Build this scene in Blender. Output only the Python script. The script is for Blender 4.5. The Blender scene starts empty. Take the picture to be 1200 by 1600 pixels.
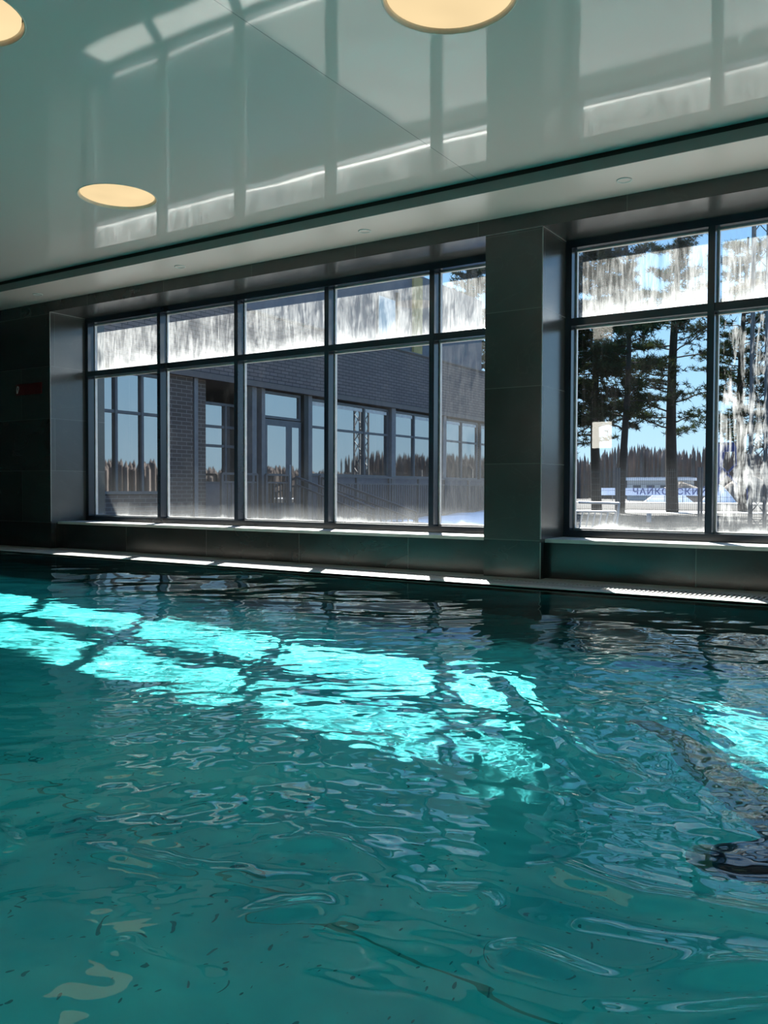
import bpy, bmesh, math, random
import numpy as np
from mathutils import Vector, Matrix
random.seed(7); rng = np.random.default_rng(11)
S = bpy.context.scene
COL = S.collection
PI = math.pi

# ------------------------------------------------------------------ helpers
def link(name, bm_or_me, mat, parent=None, smooth=False):
    if isinstance(bm_or_me, bmesh.types.BMesh):
        bmesh.ops.recalc_face_normals(bm_or_me, faces=bm_or_me.faces)
        me = bpy.data.meshes.new(name); bm_or_me.to_mesh(me); bm_or_me.free()
    else:
        me = bm_or_me
    if mat is not None:
        for m in (mat if isinstance(mat, (list, tuple)) else [mat]): me.materials.append(m)
    if smooth:
        for p in me.polygons: p.use_smooth = True
    o = bpy.data.objects.new(name, me); COL.objects.link(o)
    if parent is not None:
        o.parent = parent
        o.matrix_parent_inverse = Matrix.Translation(-Vector(parent.location)) if tuple(parent.rotation_euler) == (0, 0, 0) else parent.matrix_basis.inverted()
    return o
def empty(name, loc=(0, 0, 0)):
    o = bpy.data.objects.new(name, None); COL.objects.link(o); o.location = loc
    o.empty_display_size = .1
    return o
def tag(o, label=None, cat=None, group=None, kind=None):
    if label: o['label'] = label
    if cat: o['category'] = cat
    if group: o['group'] = group
    if kind: o['kind'] = kind
    return o
def B(): return bmesh.new()
def box(bm, x0, x1, y0, y1, z0, z1):
    if x1 < x0: x0, x1 = x1, x0
    if y1 < y0: y0, y1 = y1, y0
    if z1 < z0: z0, z1 = z1, z0
    v = [bm.verts.new(p) for p in ((x0,y0,z0),(x1,y0,z0),(x1,y1,z0),(x0,y1,z0),(x0,y0,z1),(x1,y0,z1),(x1,y1,z1),(x0,y1,z1))]
    for f in ((3,2,1,0),(4,5,6,7),(0,1,5,4),(1,2,6,5),(2,3,7,6),(3,0,4,7)): bm.faces.new([v[i] for i in f])
    return bm
def boxo(name, x0, x1, y0, y1, z0, z1, mat, parent=None, bev=0):
    o = link(name, box(B(), x0, x1, y0, y1, z0, z1), mat, parent)
    if bev:
        m = o.modifiers.new('bevel', 'BEVEL'); m.width = bev; m.segments = 2
    return o
def quad(bm, *ps):
    return bm.faces.new([bm.verts.new(p) for p in ps])
def tube(bm, pts, radii, n=8, cap=True):
    pts = [Vector(p) for p in pts]
    if not isinstance(radii, (list, tuple)): radii = [radii] * len(pts)
    rings = []
    up = Vector((0, 0, 1))
    for i, p in enumerate(pts):
        d = (pts[min(i+1, len(pts)-1)] - pts[max(i-1, 0)]).normalized()
        a = d.cross(up if abs(d.z) < .95 else Vector((1, 0, 0))).normalized(); b = d.cross(a)
        rings.append([bm.verts.new(p + (a*math.cos(2*PI*k/n) + b*math.sin(2*PI*k/n))*radii[i]) for k in range(n)])
    for r0, r1 in zip(rings, rings[1:]):
        for k in range(n): bm.faces.new((r0[k], r0[(k+1) % n], r1[(k+1) % n], r1[k]))
    if cap:
        bm.faces.new(rings[0][::-1]); bm.faces.new(rings[-1])
    return bm
def bar(bm, p, q, w, h=None):
    """square bar between two points"""
    h = h or w
    p, q = Vector(p), Vector(q); d = (q-p).normalized()
    a = d.cross(Vector((0, 0, 1)) if abs(d.z) < .95 else Vector((0, 1, 0))).normalized(); b = a.cross(d)
    vs = []
    for e in (p, q):
        for s, t in ((-1,-1),(1,-1),(1,1),(-1,1)): vs.append(bm.verts.new(e + a*s*w/2 + b*t*h/2))
    for f in ((3,2,1,0),(4,5,6,7),(0,1,5,4),(1,2,6,5),(2,3,7,6),(3,0,4,7)): bm.faces.new([vs[i] for i in f])

class NB:
    def __init__(s, name):
        s.m = bpy.data.materials.new(name); s.m.use_nodes = True; s.nt = s.m.node_tree; s.nt.nodes.clear()
        s.out = s.nt.nodes.new('ShaderNodeOutputMaterial')
    def n(s, t, **kw):
        nd = s.nt.nodes.new('ShaderNode' + t)
        for k, v in kw.items():
            if k in nd.inputs.keys() if isinstance(k, str) and k in nd.inputs else False: s.set(nd.inputs[k], v)
            else: setattr(nd, k, v)
        return nd
    def set(s, inp, v):
        if isinstance(v, bpy.types.NodeSocket): s.nt.links.new(v, inp)
        elif isinstance(v, bpy.types.Node): s.nt.links.new(v.outputs[0], inp)
        else: inp.default_value = v
    def i(s, nd, **kw):
        for k, v in kw.items():
            key = int(k[1:]) if k[0] == '_' else k.replace('__', ' ')
            s.set(nd.inputs[key], v)
        return nd
    def math(s, op, a, b=None, c=None, clamp=False):
        nd = s.n('Math', operation=op); nd.use_clamp = clamp
        s.set(nd.inputs[0], a)
        if b is not None: s.set(nd.inputs[1], b)
        if c is not None: s.set(nd.inputs[2], c)
        return nd.outputs[0]
    def vec(s, scale=(1, 1, 1), coord='Object', loc=(0, 0, 0)):
        tc = s.n('TexCoord'); mp = s.n('Mapping')
        s.nt.links.new(tc.outputs[coord], mp.inputs['Vector'])
        mp.inputs['Scale'].default_value = scale; mp.inputs['Location'].default_value = loc
        return mp.outputs[0]
    def pos(s):
        g = s.n('NewGeometry'); sp = s.n('SeparateXYZ'); s.nt.links.new(g.outputs['Position'], sp.inputs[0])
        return sp.outputs
    def comb(s, x, y, z=0.0):
        c = s.n('CombineXYZ'); s.set(c.inputs[0], x); s.set(c.inputs[1], y); s.set(c.inputs[2], z); return c.outputs[0]
    def noise(s, vec, scale=5, detail=4, rough=.55, dist=0):
        nd = s.n('TexNoise'); s.set(nd.inputs['Vector'], vec)
        nd.inputs['Scale'].default_value = scale; nd.inputs['Detail'].default_value = detail
        nd.inputs['Roughness'].default_value = rough; nd.inputs['Distortion'].default_value = dist
        return nd.outputs['Fac']
    def ramp(s, fac, stops, interp='LINEAR'):
        nd = s.n('ValToRGB'); s.set(nd.inputs[0], fac); cr = nd.color_ramp; cr.interpolation = interp
        while len(cr.elements) < len(stops): cr.elements.new(.5)
        for e, (p, c) in zip(cr.elements, stops):
            e.position = p; e.color = (c, c, c, 1) if isinstance(c, (int, float)) else (*c, 1)
        return nd.outputs[0]
    def mix(s, fac, a, b):
        nd = s.n('Mix', data_type='RGBA')
        s.set(nd.inputs[0], fac)
        for k, v in ((6, a), (7, b)):
            if isinstance(v, tuple) and len(v) == 3: v = (*v, 1)
            s.set(nd.inputs[k], v)
        return nd.outputs[2]
    def bump(s, h, strength=.2, dist=.01):
        nd = s.n('Bump'); s.set(nd.inputs['Height'], h); nd.inputs['Strength'].default_value = strength; nd.inputs['Distance'].default_value = dist
        return nd.outputs[0]
    def principled(s, color, rough=.5, metal=0, normal=None, spec=.5, **kw):
        p = s.n('BsdfPrincipled')
        if isinstance(color, tuple) and len(color) == 3: color = (*color, 1)
        s.set(p.inputs['Base Color'], color); s.set(p.inputs['Roughness'], rough); s.set(p.inputs['Metallic'], metal)
        s.set(p.inputs['Specular IOR Level'], spec)
        if normal is not None: s.set(p.inputs['Normal'], normal)
        for k, v in kw.items(): s.set(p.inputs[k.replace('__', ' ')], v)
        s.nt.links.new(p.outputs[0], s.out.inputs[0]); return p
    def shader(s, sh): s.set(s.out.inputs[0], sh); return s.m

def simple(name, color, rough=.5, metal=0, spec=.5, var=.12, scale=8):
    b = NB(name)
    n = b.noise(b.vec(), scale, 3)
    f = b.ramp(n, [(.3, 1-var), (.7, 1+var)])
    mx = b.n('Mix', data_type='RGBA', blend_type='MULTIPLY'); mx.inputs[0].default_value = 1
    mx.inputs[6].default_value = (*color, 1); b.set(mx.inputs[7], f)
    b.principled(mx.outputs[2], rough, metal, spec=spec)
    return b.m

# ------------------------------------------------------------------ layout (metres; wall face Y=0, deck Z=0)
XL, XP0, XP1, XR = -9.945, -3.543, -2.980, 3.45
R = .56                 # reveal depth to the window frame
ZL, ZS, ZF = 3.146, 3.285, 3.42   # lintel, bulkhead soffit, stretched ceiling
YB = -.676              # bulkhead edge
YW = -.62               # pool edge
WZ = -.014               # water level
PD = 1.48               # pool depth
X0, X1, Y1 = -13.2, 5.0, -11.5
YOUT = .885
SUN = Vector((.585, -1, -1/1.15)).normalized()

# ------------------------------------------------------------------ materials
def stone_mat(name, base, lo, rough=.32):
    b = NB(name); p = b.pos()
    u = b.math('ADD', p[0], p[1])
    # horizontal joints every .695 m, vertical joints every 1.39 m in running bond
    zr = b.math('DIVIDE', b.math('SUBTRACT', p[2], .345), .695)
    row = b.math('FLOOR', zr); fz = b.math('FRACT', zr)
    half = b.math('MULTIPLY', b.math('MODULO', b.math('ADD', row, 20), 2), .5)
    ur = b.math('ADD', b.math('DIVIDE', b.math('ADD', u, 39.76), 1.39), half)
    fu = b.math('FRACT', ur)
    j1 = b.math('LESS_THAN', b.math('ABSOLUTE', b.math('SUBTRACT', fz, .5)), .4955)
    j2 = b.math('LESS_THAN', b.math('ABSOLUTE', b.math('SUBTRACT', fu, .5)), .4978)
    tile = b.math('MULTIPLY', j1, j2)
    wv = b.noise(b.vec((1, 1, 1)), 1.6, 8, .62, 1.4)
    vein = b.math('ABSOLUTE', b.math('SUBTRACT', b.noise(b.vec((.7, .7, 1.3)), 1.1, 5, .5, 2.2), .5))
    veinm = b.ramp(vein, [(0, 1), (.012, 0)])
    tone = b.ramp(b.math('FRACT', b.math('MULTIPLY', b.math('ADD', row, b.math('MULTIPLY', b.math('FLOOR', ur), 7.31)), .377)), [(0, .8), (1, 1.2)])
    c = b.mix(b.ramp(wv, [(.3, .3), (.75, .8)]), lo, base)
    c = b.mix(b.math('MULTIPLY', veinm, .10), c, tuple(min(1, x*2.2) for x in base))
    mx = b.n('Mix', data_type='RGBA', blend_type='MULTIPLY'); mx.inputs[0].default_value = 1
    b.set(mx.inputs[6], c); b.set(mx.inputs[7], tone)
    plinth = b.math('LESS_THAN', p[2], .345)
    c2 = b.mix(b.math('MULTIPLY', plinth, .55), mx.outputs[2], tuple(x*.35 for x in lo))
    c3 = b.mix(tile, tuple(min(1, x*1.9) for x in base), c2)
    nrm = b.bump(b.math('ADD', b.math('MULTIPLY', tile, .6), b.math('MULTIPLY', b.noise(b.vec(), 14, 6), .12)), .10, .01)
    b.principled(c3, b.ramp(wv, [(.3, rough-.03), (.7, rough+.05)]), normal=nrm, spec=.95)
    return b.m
M_stone = stone_mat('dark_slate_tile', (.052, .056, .053), (.033, .036, .034), .22)
M_stone_rear = stone_mat('rear_wall_tile', (.13, .14, .135), (.10, .11, .105), .4)
M_sill = simple('sill_stone', (.50, .49, .46), .35)
M_deck = simple('deck_tile', (.36, .35, .32), .45, var=.08)
M_kerb = simple('pool_kerb', (.52, .49, .43), .4, var=.08)
M_grate = simple('grate_plastic', (.50, .49, .46), .4)
M_edge = simple('edge_profile', (.30, .30, .29), .35, .3)
M_frame = simple('window_frame_paint', (.018, .028, .042), .2, 0, .8, var=.05)
M_spacer = simple('glazing_spacer', (.62, .60, .57), .35, .2)
M_dark = simple('shadow_gap', (.02, .024, .022), .6)
M_bulk = simple('bulkhead_paint', (.60, .52, .475), .28, 0, .4, var=.02, scale=1)
M_fascia = simple('fascia_paint', (.24, .25, .235), .5, var=.03)

b = NB('stretch_ceiling_film')      # glossy PVC film, very slightly wavy
n1 = b.noise(b.vec((.55, .8, 1)), 1.0, 2, .4)
seam = b.math('LESS_THAN', b.math('ABSOLUTE', b.math('ADD', b.pos()[0], 3.30)), .004)
colr = b.mix(b.math('MULTIPLY', seam, .6), (.66, .57, .53), (.19, .17, .165))
b.principled(colr, .045, normal=b.bump(b.math('ADD', n1, b.math('MULTIPLY', seam, .02)), .05, .12), spec=.45)
M_film = b.m

b = NB('lamp_diffuser')
e = b.n('Emission'); e.inputs[0].default_value = (1, .76, .42, 1)
dz = b.math('MULTIPLY', b.noise(b.vec(), 2.0, 2), .25)
b.set(e.inputs[1], b.math('ADD', dz, .62)); M_lamp = b.shader(e)
M_lampring = simple('lamp_ring', (.62, .55, .46), .4)
b = NB('wall_lamp_glow')
e = b.n('Emission'); e.inputs[0].default_value = (1, .97, .86, 1); b.set(e.inputs[1], b.math('ADD', 5.5, b.noise(b.vec(), 3, 2))); M_wlamp = b.shader(e)
M_down = simple('downlight_rim', (.55, .57, .54), .4)

# glass with dried splashes and condensation streaks
def glass_mat(name, amount, cover, seedloc, dense):
    b = NB(name); p = b.pos()
    tr = b.n('BsdfTransparent'); tr.inputs[0].default_value = (.90, .93, .93, 1)
    gl = b.n('BsdfGlossy'); gl.inputs['Roughness'].default_value = 0; gl.inputs[0].default_value = (1, 1, 1, 1)
    lw = b.n('LayerWeight'); lw.inputs[0].default_value = .5
    fr = b.math('ADD', .085, b.math('MULTIPLY', b.math('POWER', lw.outputs['Facing'], 5), .8))
    clean = b.n('MixShader'); b.set(clean.inputs[0], fr); b.set(clean.inputs[1], tr.outputs[0]); b.set(clean.inputs[2], gl.outputs[0])
    di = b.n('BsdfTranslucent'); di.inputs[0].default_value = (.86, .90, .88, 1)
    # streaks running down
    st = b.noise(b.vec((15, 1, 2.0), loc=seedloc), 1.0, 7, .70, .9)
    st2 = b.noise(b.vec((60, 1, 6), loc=seedloc), 1.0, 4, .65, .6)
    big = b.noise(b.vec((1.5, 1, 1.9), loc=seedloc), 1.0, 5, .6, .9)
    fog = b.noise(b.vec((.6, 1, 1.2), loc=seedloc), 1.0, 3, .5, .5)
    z = b.math('ADD', p[2], b.math('MULTIPLY', b.math('SUBTRACT', b.noise(b.vec((3, 1, 1.5), loc=seedloc), 1.0, 5, .65), .5), .55 if dense else .25))
    if dense:   # transom lights: thick at the bottom edge, thin at the top
        g = b.ramp(b.math('DIVIDE', b.math('SUBTRACT', z, 2.42), .62), [(0, .26), (.12, .15), (.3, .06), (.8, .03), (1, .03)])
    else:       # a whitish line along the bottom of the pane
        g = b.ramp(b.math('DIVIDE', b.math('SUBTRACT', z, .43), 1.9), [(0, .20), (.02, .07), (.10, .012), (.35, .002), (1, .0)])
    s1 = b.ramp(b.math('MULTIPLY_ADD', st, .6, b.math('MULTIPLY', big, .5)), [(cover, 0), (cover+.16, 1)])
    s2 = b.ramp(st2, [(.3, .5), (.7, 1.15)])
    m = b.math('MULTIPLY', b.math('MULTIPLY', s1, s2), amount)
    base = b.math('MULTIPLY', g, b.math('MULTIPLY', b.ramp(fog, [(.2, .5), (.75, 1.1)]), s2) if dense else b.ramp(fog, [(.2, .4), (.75, 1.1)]))
    msk = b.math('ADD', m, base, clamp=True)
    o = b.n('MixShader'); b.set(o.inputs[0], msk); b.set(o.inputs[1], clean.outputs[0]); b.set(o.inputs[2], di.outputs[0])
    return b.shader(o)
M_gl_top = glass_mat('streaked_transom_glass', .12, .475, (0, 0, 0), True)
M_gl_low = glass_mat('window_glass', .004, .55, (5.3, 0, 2.2), False)
M_gl_wet = glass_mat('splashed_window_glass', .30, .52, (9.1, 0, 4.4), False)
M_gl_fog = glass_mat('fogged_window_glass', .018, .40, (2.1, 0, 1.4), False)

# water: real waves on the mesh, refraction and reflection by the renderer
b = NB('pool_water')
g = b.n('BsdfGlass'); g.inputs['IOR'].default_value = 1.333; g.inputs['Roughness'].default_value = 0
g.inputs['Color'].default_value = (.90, 1, 1, 1)
M_water = b.shader(g)

b = NB('pool_mosaic')     # turquoise liner with small dark flecks
p = b.pos()
uv = b.comb(b.math('ADD', p[0], b.math('MULTIPLY', p[2], .7)), b.math('ADD', p[1], b.math('MULTIPLY', p[2], .7)))
vo = b.n('TexVoronoi'); vo.feature = 'F1'; vo.inputs['Scale'].default_value = 29
mp = b.n('Mapping'); b.set(mp.inputs[0], uv); mp.inputs['Rotation'].default_value = (0, 0, .6); mp.inputs['Scale'].default_value = (1, .40, 1)
b.set(vo.inputs['Vector'], mp.outputs[0])
rnd = b.n('SeparateColor'); b.set(rnd.inputs[0], vo.outputs['Color'])
fleck = b.math('MULTIPLY', b.math('LESS_THAN', vo.outputs['Distance'], b.math('MULTIPLY_ADD', rnd.outputs[1], .12, .09)), b.math('GREATER_THAN', rnd.outputs[0], .12))
cl = b.noise(b.vec(), 1.1, 3)
c = b.mix(b.ramp(cl, [(.36, 0), (.64, 1)]), (.03, .58, .65), (.10, .87, .86))  # broad teal and cyan areas painted in for uneven light on the floor
wob = b.math('MULTIPLY', b.math('SUBTRACT', b.noise(b.vec(), 2.5, 2), .5), .02)
sm = b.math('LESS_THAN', b.math('ABSOLUTE', b.math('ADD', b.math('ADD', p[1], wob), 4.855)), .008)
c = b.mix(b.math('MULTIPLY', sm, .6), c, (.06, .16, .10))
c0_ = c
c = b.mix(b.math('MULTIPLY', fleck, .75), c, (.010, .15, .20))
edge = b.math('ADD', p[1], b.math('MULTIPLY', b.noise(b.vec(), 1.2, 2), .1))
c = b.mix(b.ramp(b.math('ADD', edge, 2.0), [(.42, 0), (.62, .86)]), c, (.010, .06, .075))  # shade towards the far wall, painted into the floor colour with a soft edge
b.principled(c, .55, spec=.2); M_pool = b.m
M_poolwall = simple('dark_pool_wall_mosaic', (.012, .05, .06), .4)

# outdoors
def brick_mat(name, c1, c2, mortar, axis=1, scale=1.0):
    b = NB(name); p = b.pos()
    v = b.comb(b.math('ADD', p[1], p[0]), p[2])
    br = b.n('TexBrick'); b.set(br.inputs['Vector'], v)
    br.inputs['Scale'].default_value = 1; br.inputs['Brick Width'].default_value = .26*scale; br.inputs['Row Height'].default_value = .078*scale
    br.inputs['Mortar Size'].default_value = .008*scale; br.inputs['Mortar Smooth'].default_value = .2
    br.inputs['Color1'].default_value = (*c1, 1); br.inputs['Color2'].default_value = (*c2, 1); br.inputs['Mortar'].default_value = (*mortar, 1)
    b.principled(br.outputs[0], .85, normal=b.bump(br.outputs['Fac'], -.3, .01), spec=.2)
    return b.m
M_brick = brick_mat('grey_brick', (.205, .172, .160), (.17, .142, .135), (.055, .05, .048))
M_brick2 = brick_mat('brown_brick', (.105, .082, .072), (.085, .068, .06), (.20, .18, .16))
M_fas = simple('brown_fascia', (.12, .095, .085), .5)
M_post = simple('grey_post_paint', (.16, .155, .155), .5)
M_tanpost = simple('tan_post', (.42, .35, .27), .6)
M_alu = simple('grey_window_frame', (.085, .095, .105), .4)
M_whitebar = simple('white_blind', (.7, .7, .68), .6)
M_rail = simple('rail_paint', (.085, .085, .09), .45, var=.05)
M_panel = simple('grey_cladding', (.13, .13, .145), .6)
M_yellow = simple('ochre_render', (.50, .36, .13), .7)
M_conc = simple('concrete', (.30, .29, .28), .85)
M_roof = simple('flat_roof', (.2, .2, .2), .8)
b = NB('sky_mirroring_pane')
df = b.n('BsdfDiffuse'); b.set(df.inputs[0], b.ramp(b.noise(b.vec((1, 3, .5)), 1.0, 3), [(.35, (.012, .014, .016)), (.7, (.05, .045, .04))]))
gl = b.n('BsdfGlossy'); gl.inputs['Roughness'].default_value = .015
mx = b.n('MixShader'); mx.inputs[0].default_value = .5; b.set(mx.inputs[1], df.outputs[0]); b.set(mx.inputs[2], gl.outputs[0]); M_pane = b.shader(mx)

b = NB('thawing_ground')
p = b.pos()
n = b.noise(b.comb(b.math('MULTIPLY', p[0], .10), b.math('MULTIPLY', p[1], .28)), 1.0, 6, .55, .3)
near = b.noise(b.vec(), 4, 6, .6)
soil = b.mix(near, (.006, .005, .004), (.017, .014, .011))
def bumpy(c0, hw, a):
    t = b.math('DIVIDE', b.math('SUBTRACT', p[1], c0), hw)
    return b.math('MULTIPLY', b.math('POWER', 2.718, b.math('MULTIPLY', b.math('MULTIPLY', t, t), -1)), a)
bias = b.math('ADD', b.math('ADD', bumpy(47, 3, .18), bumpy(88, 3, .5)), bumpy(20, 17, -.3))
bias = b.math('ADD', bias, bumpy(70, 13, -.3))
sn = b.ramp(b.math('ADD', n, bias), [(.63, 0), (.65, 1)])
pav = b.n('TexBrick'); b.set(pav.inputs['Vector'], b.comb(p[0], p[1])); pav.inputs['Scale'].default_value = 1
pav.inputs['Brick Width'].default_value = .4; pav.inputs['Row Height'].default_value = .2; pav.inputs['Mortar Size'].default_value = .012
pav.inputs['Color1'].default_value = (.26, .25, .235, 1); pav.inputs['Color2'].default_value = (.22, .21, .20, 1); pav.inputs['Mortar'].default_value = (.16, .15, .14, 1)
c = b.mix(sn, soil, (.82, .84, .87))
ispav = b.math('LESS_THAN', p[1], 6.0)
c = b.mix(ispav, c, pav.outputs[0])
road = b.math('MULTIPLY', b.math('GREATER_THAN', p[1], 62), b.math('LESS_THAN', p[1], 84))
c = b.mix(road, c, (.02, .02, .02))
b.principled(c, .9, spec=.15); M_ground = b.m
M_snow = simple('snow', (.84, .86, .89), .8, var=.05)
M_sand = simple('sand_heap', (.14, .112, .088), .95, var=.25, scale=1.2)
M_bark = simple('pine_bark', (.016, .012, .010), .95, var=.4, scale=6)
b = NB('pine_needles'); oi = b.noise(b.vec(), .9, 3)
c = b.mix(b.ramp(oi, [(.35, 0), (.65, 1)]), (.008, .016, .009), (.030, .040, .014))
di = b.n('BsdfDiffuse'); b.set(di.inputs[0], c); tl = b.n('BsdfTranslucent'); b.set(tl.inputs[0], c)
mx = b.n('MixShader'); mx.inputs[0].default_value = .3; b.set(mx.inputs[1], di.outputs[0]); b.set(mx.inputs[2], tl.outputs[0]); M_needle = b.shader(mx)
M_forest = simple('bare_forest', (.13, .105, .092), .95, var=.35, scale=.3)
M_wire = simple('galvanised_wire', (.09, .093, .098), .5, .2)
M_white = simple('white_paint', (.5, .5, .49), .5)
M_banner = simple('banner_cloth', (.42, .48, .60), .7)
M_navy = simple('navy_letter', (.03, .045, .16), .6)
M_blue = simple('blue_steel', (.03, .06, .24), .5)
M_red = simple('red_sign', (.10, .006, .006), .4)
M_redtxt = simple('pale_red_print', (.32, .06, .05), .5)
M_skin = simple('skin', (.46, .29, .22), .45, var=.06)
M_swim = simple('navy_swimwear', (.012, .014, .06), .6)
M_hair = simple('dark_hair', (.02, .014, .01), .6)

# ------------------------------------------------------------------ room shell
bm = B()
box(bm, X0, XL, 0, YOUT, -2.0, 3.7)
box(bm, XP0, XP1, 0, YOUT, -2.0, 3.7)
box(bm, XR, X1, 0, YOUT, -2.0, 3.7)
box(bm, XL, XP0, 0, YOUT, ZL, 3.7)
box(bm, XP1, XR, 0, YOUT, ZL, 3.7)
box(bm, XL, XP0, .13, YOUT, -2.0, .325)
box(bm, XP1, XR, .13, YOUT, -2.0, .325)
wf = tag(link('wall_far', bm, M_stone), kind='structure')
tag(boxo('trim_1', XL, XP0, .105, R+.2, .325, .357, M_sill), kind='structure')
tag(boxo('trim_2', XP1, XR, .105, R+.2, .325, .357, M_sill), kind='structure')
bm = B()      # slim metal profiles on the tiled corners
for x in (XL, XP1, ):
    box(bm, x-.006, x+.003, -.003, .006, .36, ZL)
    box(bm, x-.001, x+.005, 0, R, ZL-.006, ZL+.001)
box(bm, XP1-.006, XP1+.003, -.003, .006, 0, .33)
box(bm, XP0, XP1, -.003, .004, ZL-.005, ZL+.003)
tag(link('trim_3', bm, M_edge), kind='structure')

tag(boxo('wall_left', X0-.2, X0, Y1, YOUT, -2.0, 3.7, M_stone), kind='structure')
tag(boxo('wall_right', X1, X1+.2, Y1, YOUT, -2.0, 3.7, M_stone_rear), kind='structure')
tag(boxo('wall_rear', X0-.2, X1+.2, Y1-.2, Y1, -2.0, 3.7, M_stone_rear), kind='structure')

LAMPS = [(-6.235, -1.98, .34), (-2.227, -3.128, .36), (-4.61, -4.46, .36)]
bm = B()
es = []
def loop(pts):
    vs = [bm.verts.new(p) for p in pts]
    for a, c in zip(vs, vs[1:]+vs[:1]): es.append(bm.edges.new((a, c)))
loop([(X0, Y1, ZF), (X1, Y1, ZF), (X1, YB+.03, ZF), (X0, YB+.03, ZF)])
for x, y, r in LAMPS: loop([(x+r*math.cos(t*PI/40), y+r*math.sin(t*PI/40), ZF) for t in range(80)])
bmesh.ops.triangle_fill(bm, use_beauty=True, use_dissolve=False, edges=es)
tag(link('ceiling', bm, M_film), kind='structure')
tag(boxo('ceiling.001', X0, X1, Y1, YOUT, 3.60, 3.7, M_dark), kind='structure')
# dropped bulkhead along the windows with a dark shadow gap above its fascia
tag(boxo('trim_4', X0, X1, YB+.012, 0, ZS, ZS+.02, M_bulk), kind='structure')
tag(boxo('trim_5', X0, X1, YB, YB+.012, ZS, ZS+.085, M_fascia), kind='structure')
tag(boxo('trim_6', X0, X1, YB+.03, YB+.05, ZS+.02, ZF+.02, M_dark), kind='structure')

# deck, gutter and pool
bm = B()
box(bm, X0, X1, -.20, .13, -.3, 0)
box(bm, X0, X1, -.46, -.20, -.3, -.07)
tag(link('floor', bm, M_deck), kind='structure')
tag(boxo('floor.001', X0, X1, Y1, -10.4, -.3, 0, M_deck), kind='structure')
bm = B()
box(bm, X0, X1, YW, -.46, -.3, 0)
tag(link('trim_7', bm, M_kerb), kind='structure')
bm = B()
zb = WZ-PD
xa, xb, ya, yb = X0+.02, X1-.02, -10.4, YW
P = [(xa,ya),(xb,ya),(xb,yb),(xa,yb)]
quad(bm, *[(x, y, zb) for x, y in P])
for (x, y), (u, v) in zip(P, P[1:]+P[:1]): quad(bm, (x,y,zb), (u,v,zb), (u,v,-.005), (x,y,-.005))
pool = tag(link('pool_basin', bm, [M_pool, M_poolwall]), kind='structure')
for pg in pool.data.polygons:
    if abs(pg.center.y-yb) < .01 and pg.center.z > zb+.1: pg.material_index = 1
bm = B()
x = X0
while x < X1:
    box(bm, x, x+.014, -.455, -.205, -.03, -.002); x += .036
box(bm, X0, X1, -.335, -.325, -.045, -.028)
tag(link('drain_grate', bm, M_grate), 'pale ribbed overflow grate along the pool edge under the windows', 'drain grate')

# ------------------------------------------------------------------ windows
def window(name, xl, xr, mull, hid=()):
    w = tag(empty(name, ((xl+xr)/2, R, .357)), kind='structure')
    bm = B(); fb, ft = .425, 3.075
    box(bm, xl, xr, R, R+.15, .357, fb); box(bm, xl, xr, R, R+.15, ft, ZL)
    box(bm, xl, xl+.06, R, R+.15, fb, ft); box(bm, xr-.06, xr, R, R+.15, fb, ft)
    link('window_frame', bm, M_frame, w)
    xs = [xl+.03] + list(mull) + [xr-.03]
    for m in mull: boxo('mullion', m-.03, m+.03, R-.004, R+.15, fb, ft, M_frame, w, .003)
    zt0, zt1 = 2.345, 2.418
    for a, c in zip(xs, xs[1:]):
        boxo('transom', a+.03, c-.03, R, R+.15, zt0, zt1, M_frame, w, .003)
        for (z0, z1, top) in ((fb, zt0, 0), (zt1, ft, 1)):
            x0, x1 = a+.03, c-.03
            wet = (not top) and a > -1.8 and a < 0
            bm = B(); quad(bm, (x0, R+.105, z0), (x1, R+.105, z0), (x1, R+.105, z1), (x0, R+.105, z1))
            link('window_pane', bm, M_gl_top if top else (M_gl_wet if wet else (M_gl_fog if -4.6 < a < -4.2 else M_gl_low)), w)
            bm = B(); t = .014
            box(bm, x0, x0+t, R+.108, R+.145, z0, z1); box(bm, x1-t, x1, R+.108, R+.145, z0, z1)
            box(bm, x0+t, x1-t, R+.108, R+.145, z0, z0+t); box(bm, x0+t, x1-t, R+.108, R+.145, z1-t, z1)
            link('glazing_spacer', bm, M_spacer, w)
    return w
window('window_1', XL, XP0, [-8.485, -7.147, -5.787, -4.430])
window('window_2', XP1, XR, [-1.665, -.33, 1.0, 2.3])

# ------------------------------------------------------------------ lamps
LL = ['glowing round ceiling lamp recessed farthest along the ceiling above the left window',
      'largest-looking round ceiling lamp cut by the photo top above the pillar',
      'round warm ceiling lamp cut off by the upper left corner of the photo']
for (x, y, r), lab in zip(LAMPS, LL):
    t = tag(empty('ceiling_lamp', (x, y, ZF)), lab, 'ceiling lamp', 'round warm lamps in the ceiling')
    bm = B(); N = 64
    prof = [(r*.985, .065), (r*.99, -.001), (r*1.012, -.004), (r*1.02, .001), (r*1.02, .065)]
    rings = [[bm.verts.new((x+a*math.cos(2*PI*k/N), y+a*math.sin(2*PI*k/N), ZF+z)) for k in range(N)] for a, z in prof]
    for q, s in zip(rings, rings[1:]):
        for k in range(N): bm.faces.new((q[k], q[(k+1) % N], s[(k+1) % N], s[k]))
    link('lamp_ring', bm, M_lampring, t, True)
    bm = B()
    rings = [[bm.verts.new((x+a*math.cos(2*PI*k/N), y+a*math.sin(2*PI*k/N), ZF+z)) for k in range(N)] for a, z in ((r*.95, .05), (r*.95, .022), (r*.93, .018))]
    for q, s in zip(rings, rings[1:]):
        for k in range(N): bm.faces.new((q[k], q[(k+1) % N], s[(k+1) % N], s[k]))
    bm.faces.new(rings[-1])
    link('lamp_diffuser', bm, M_lamp, t)
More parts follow.
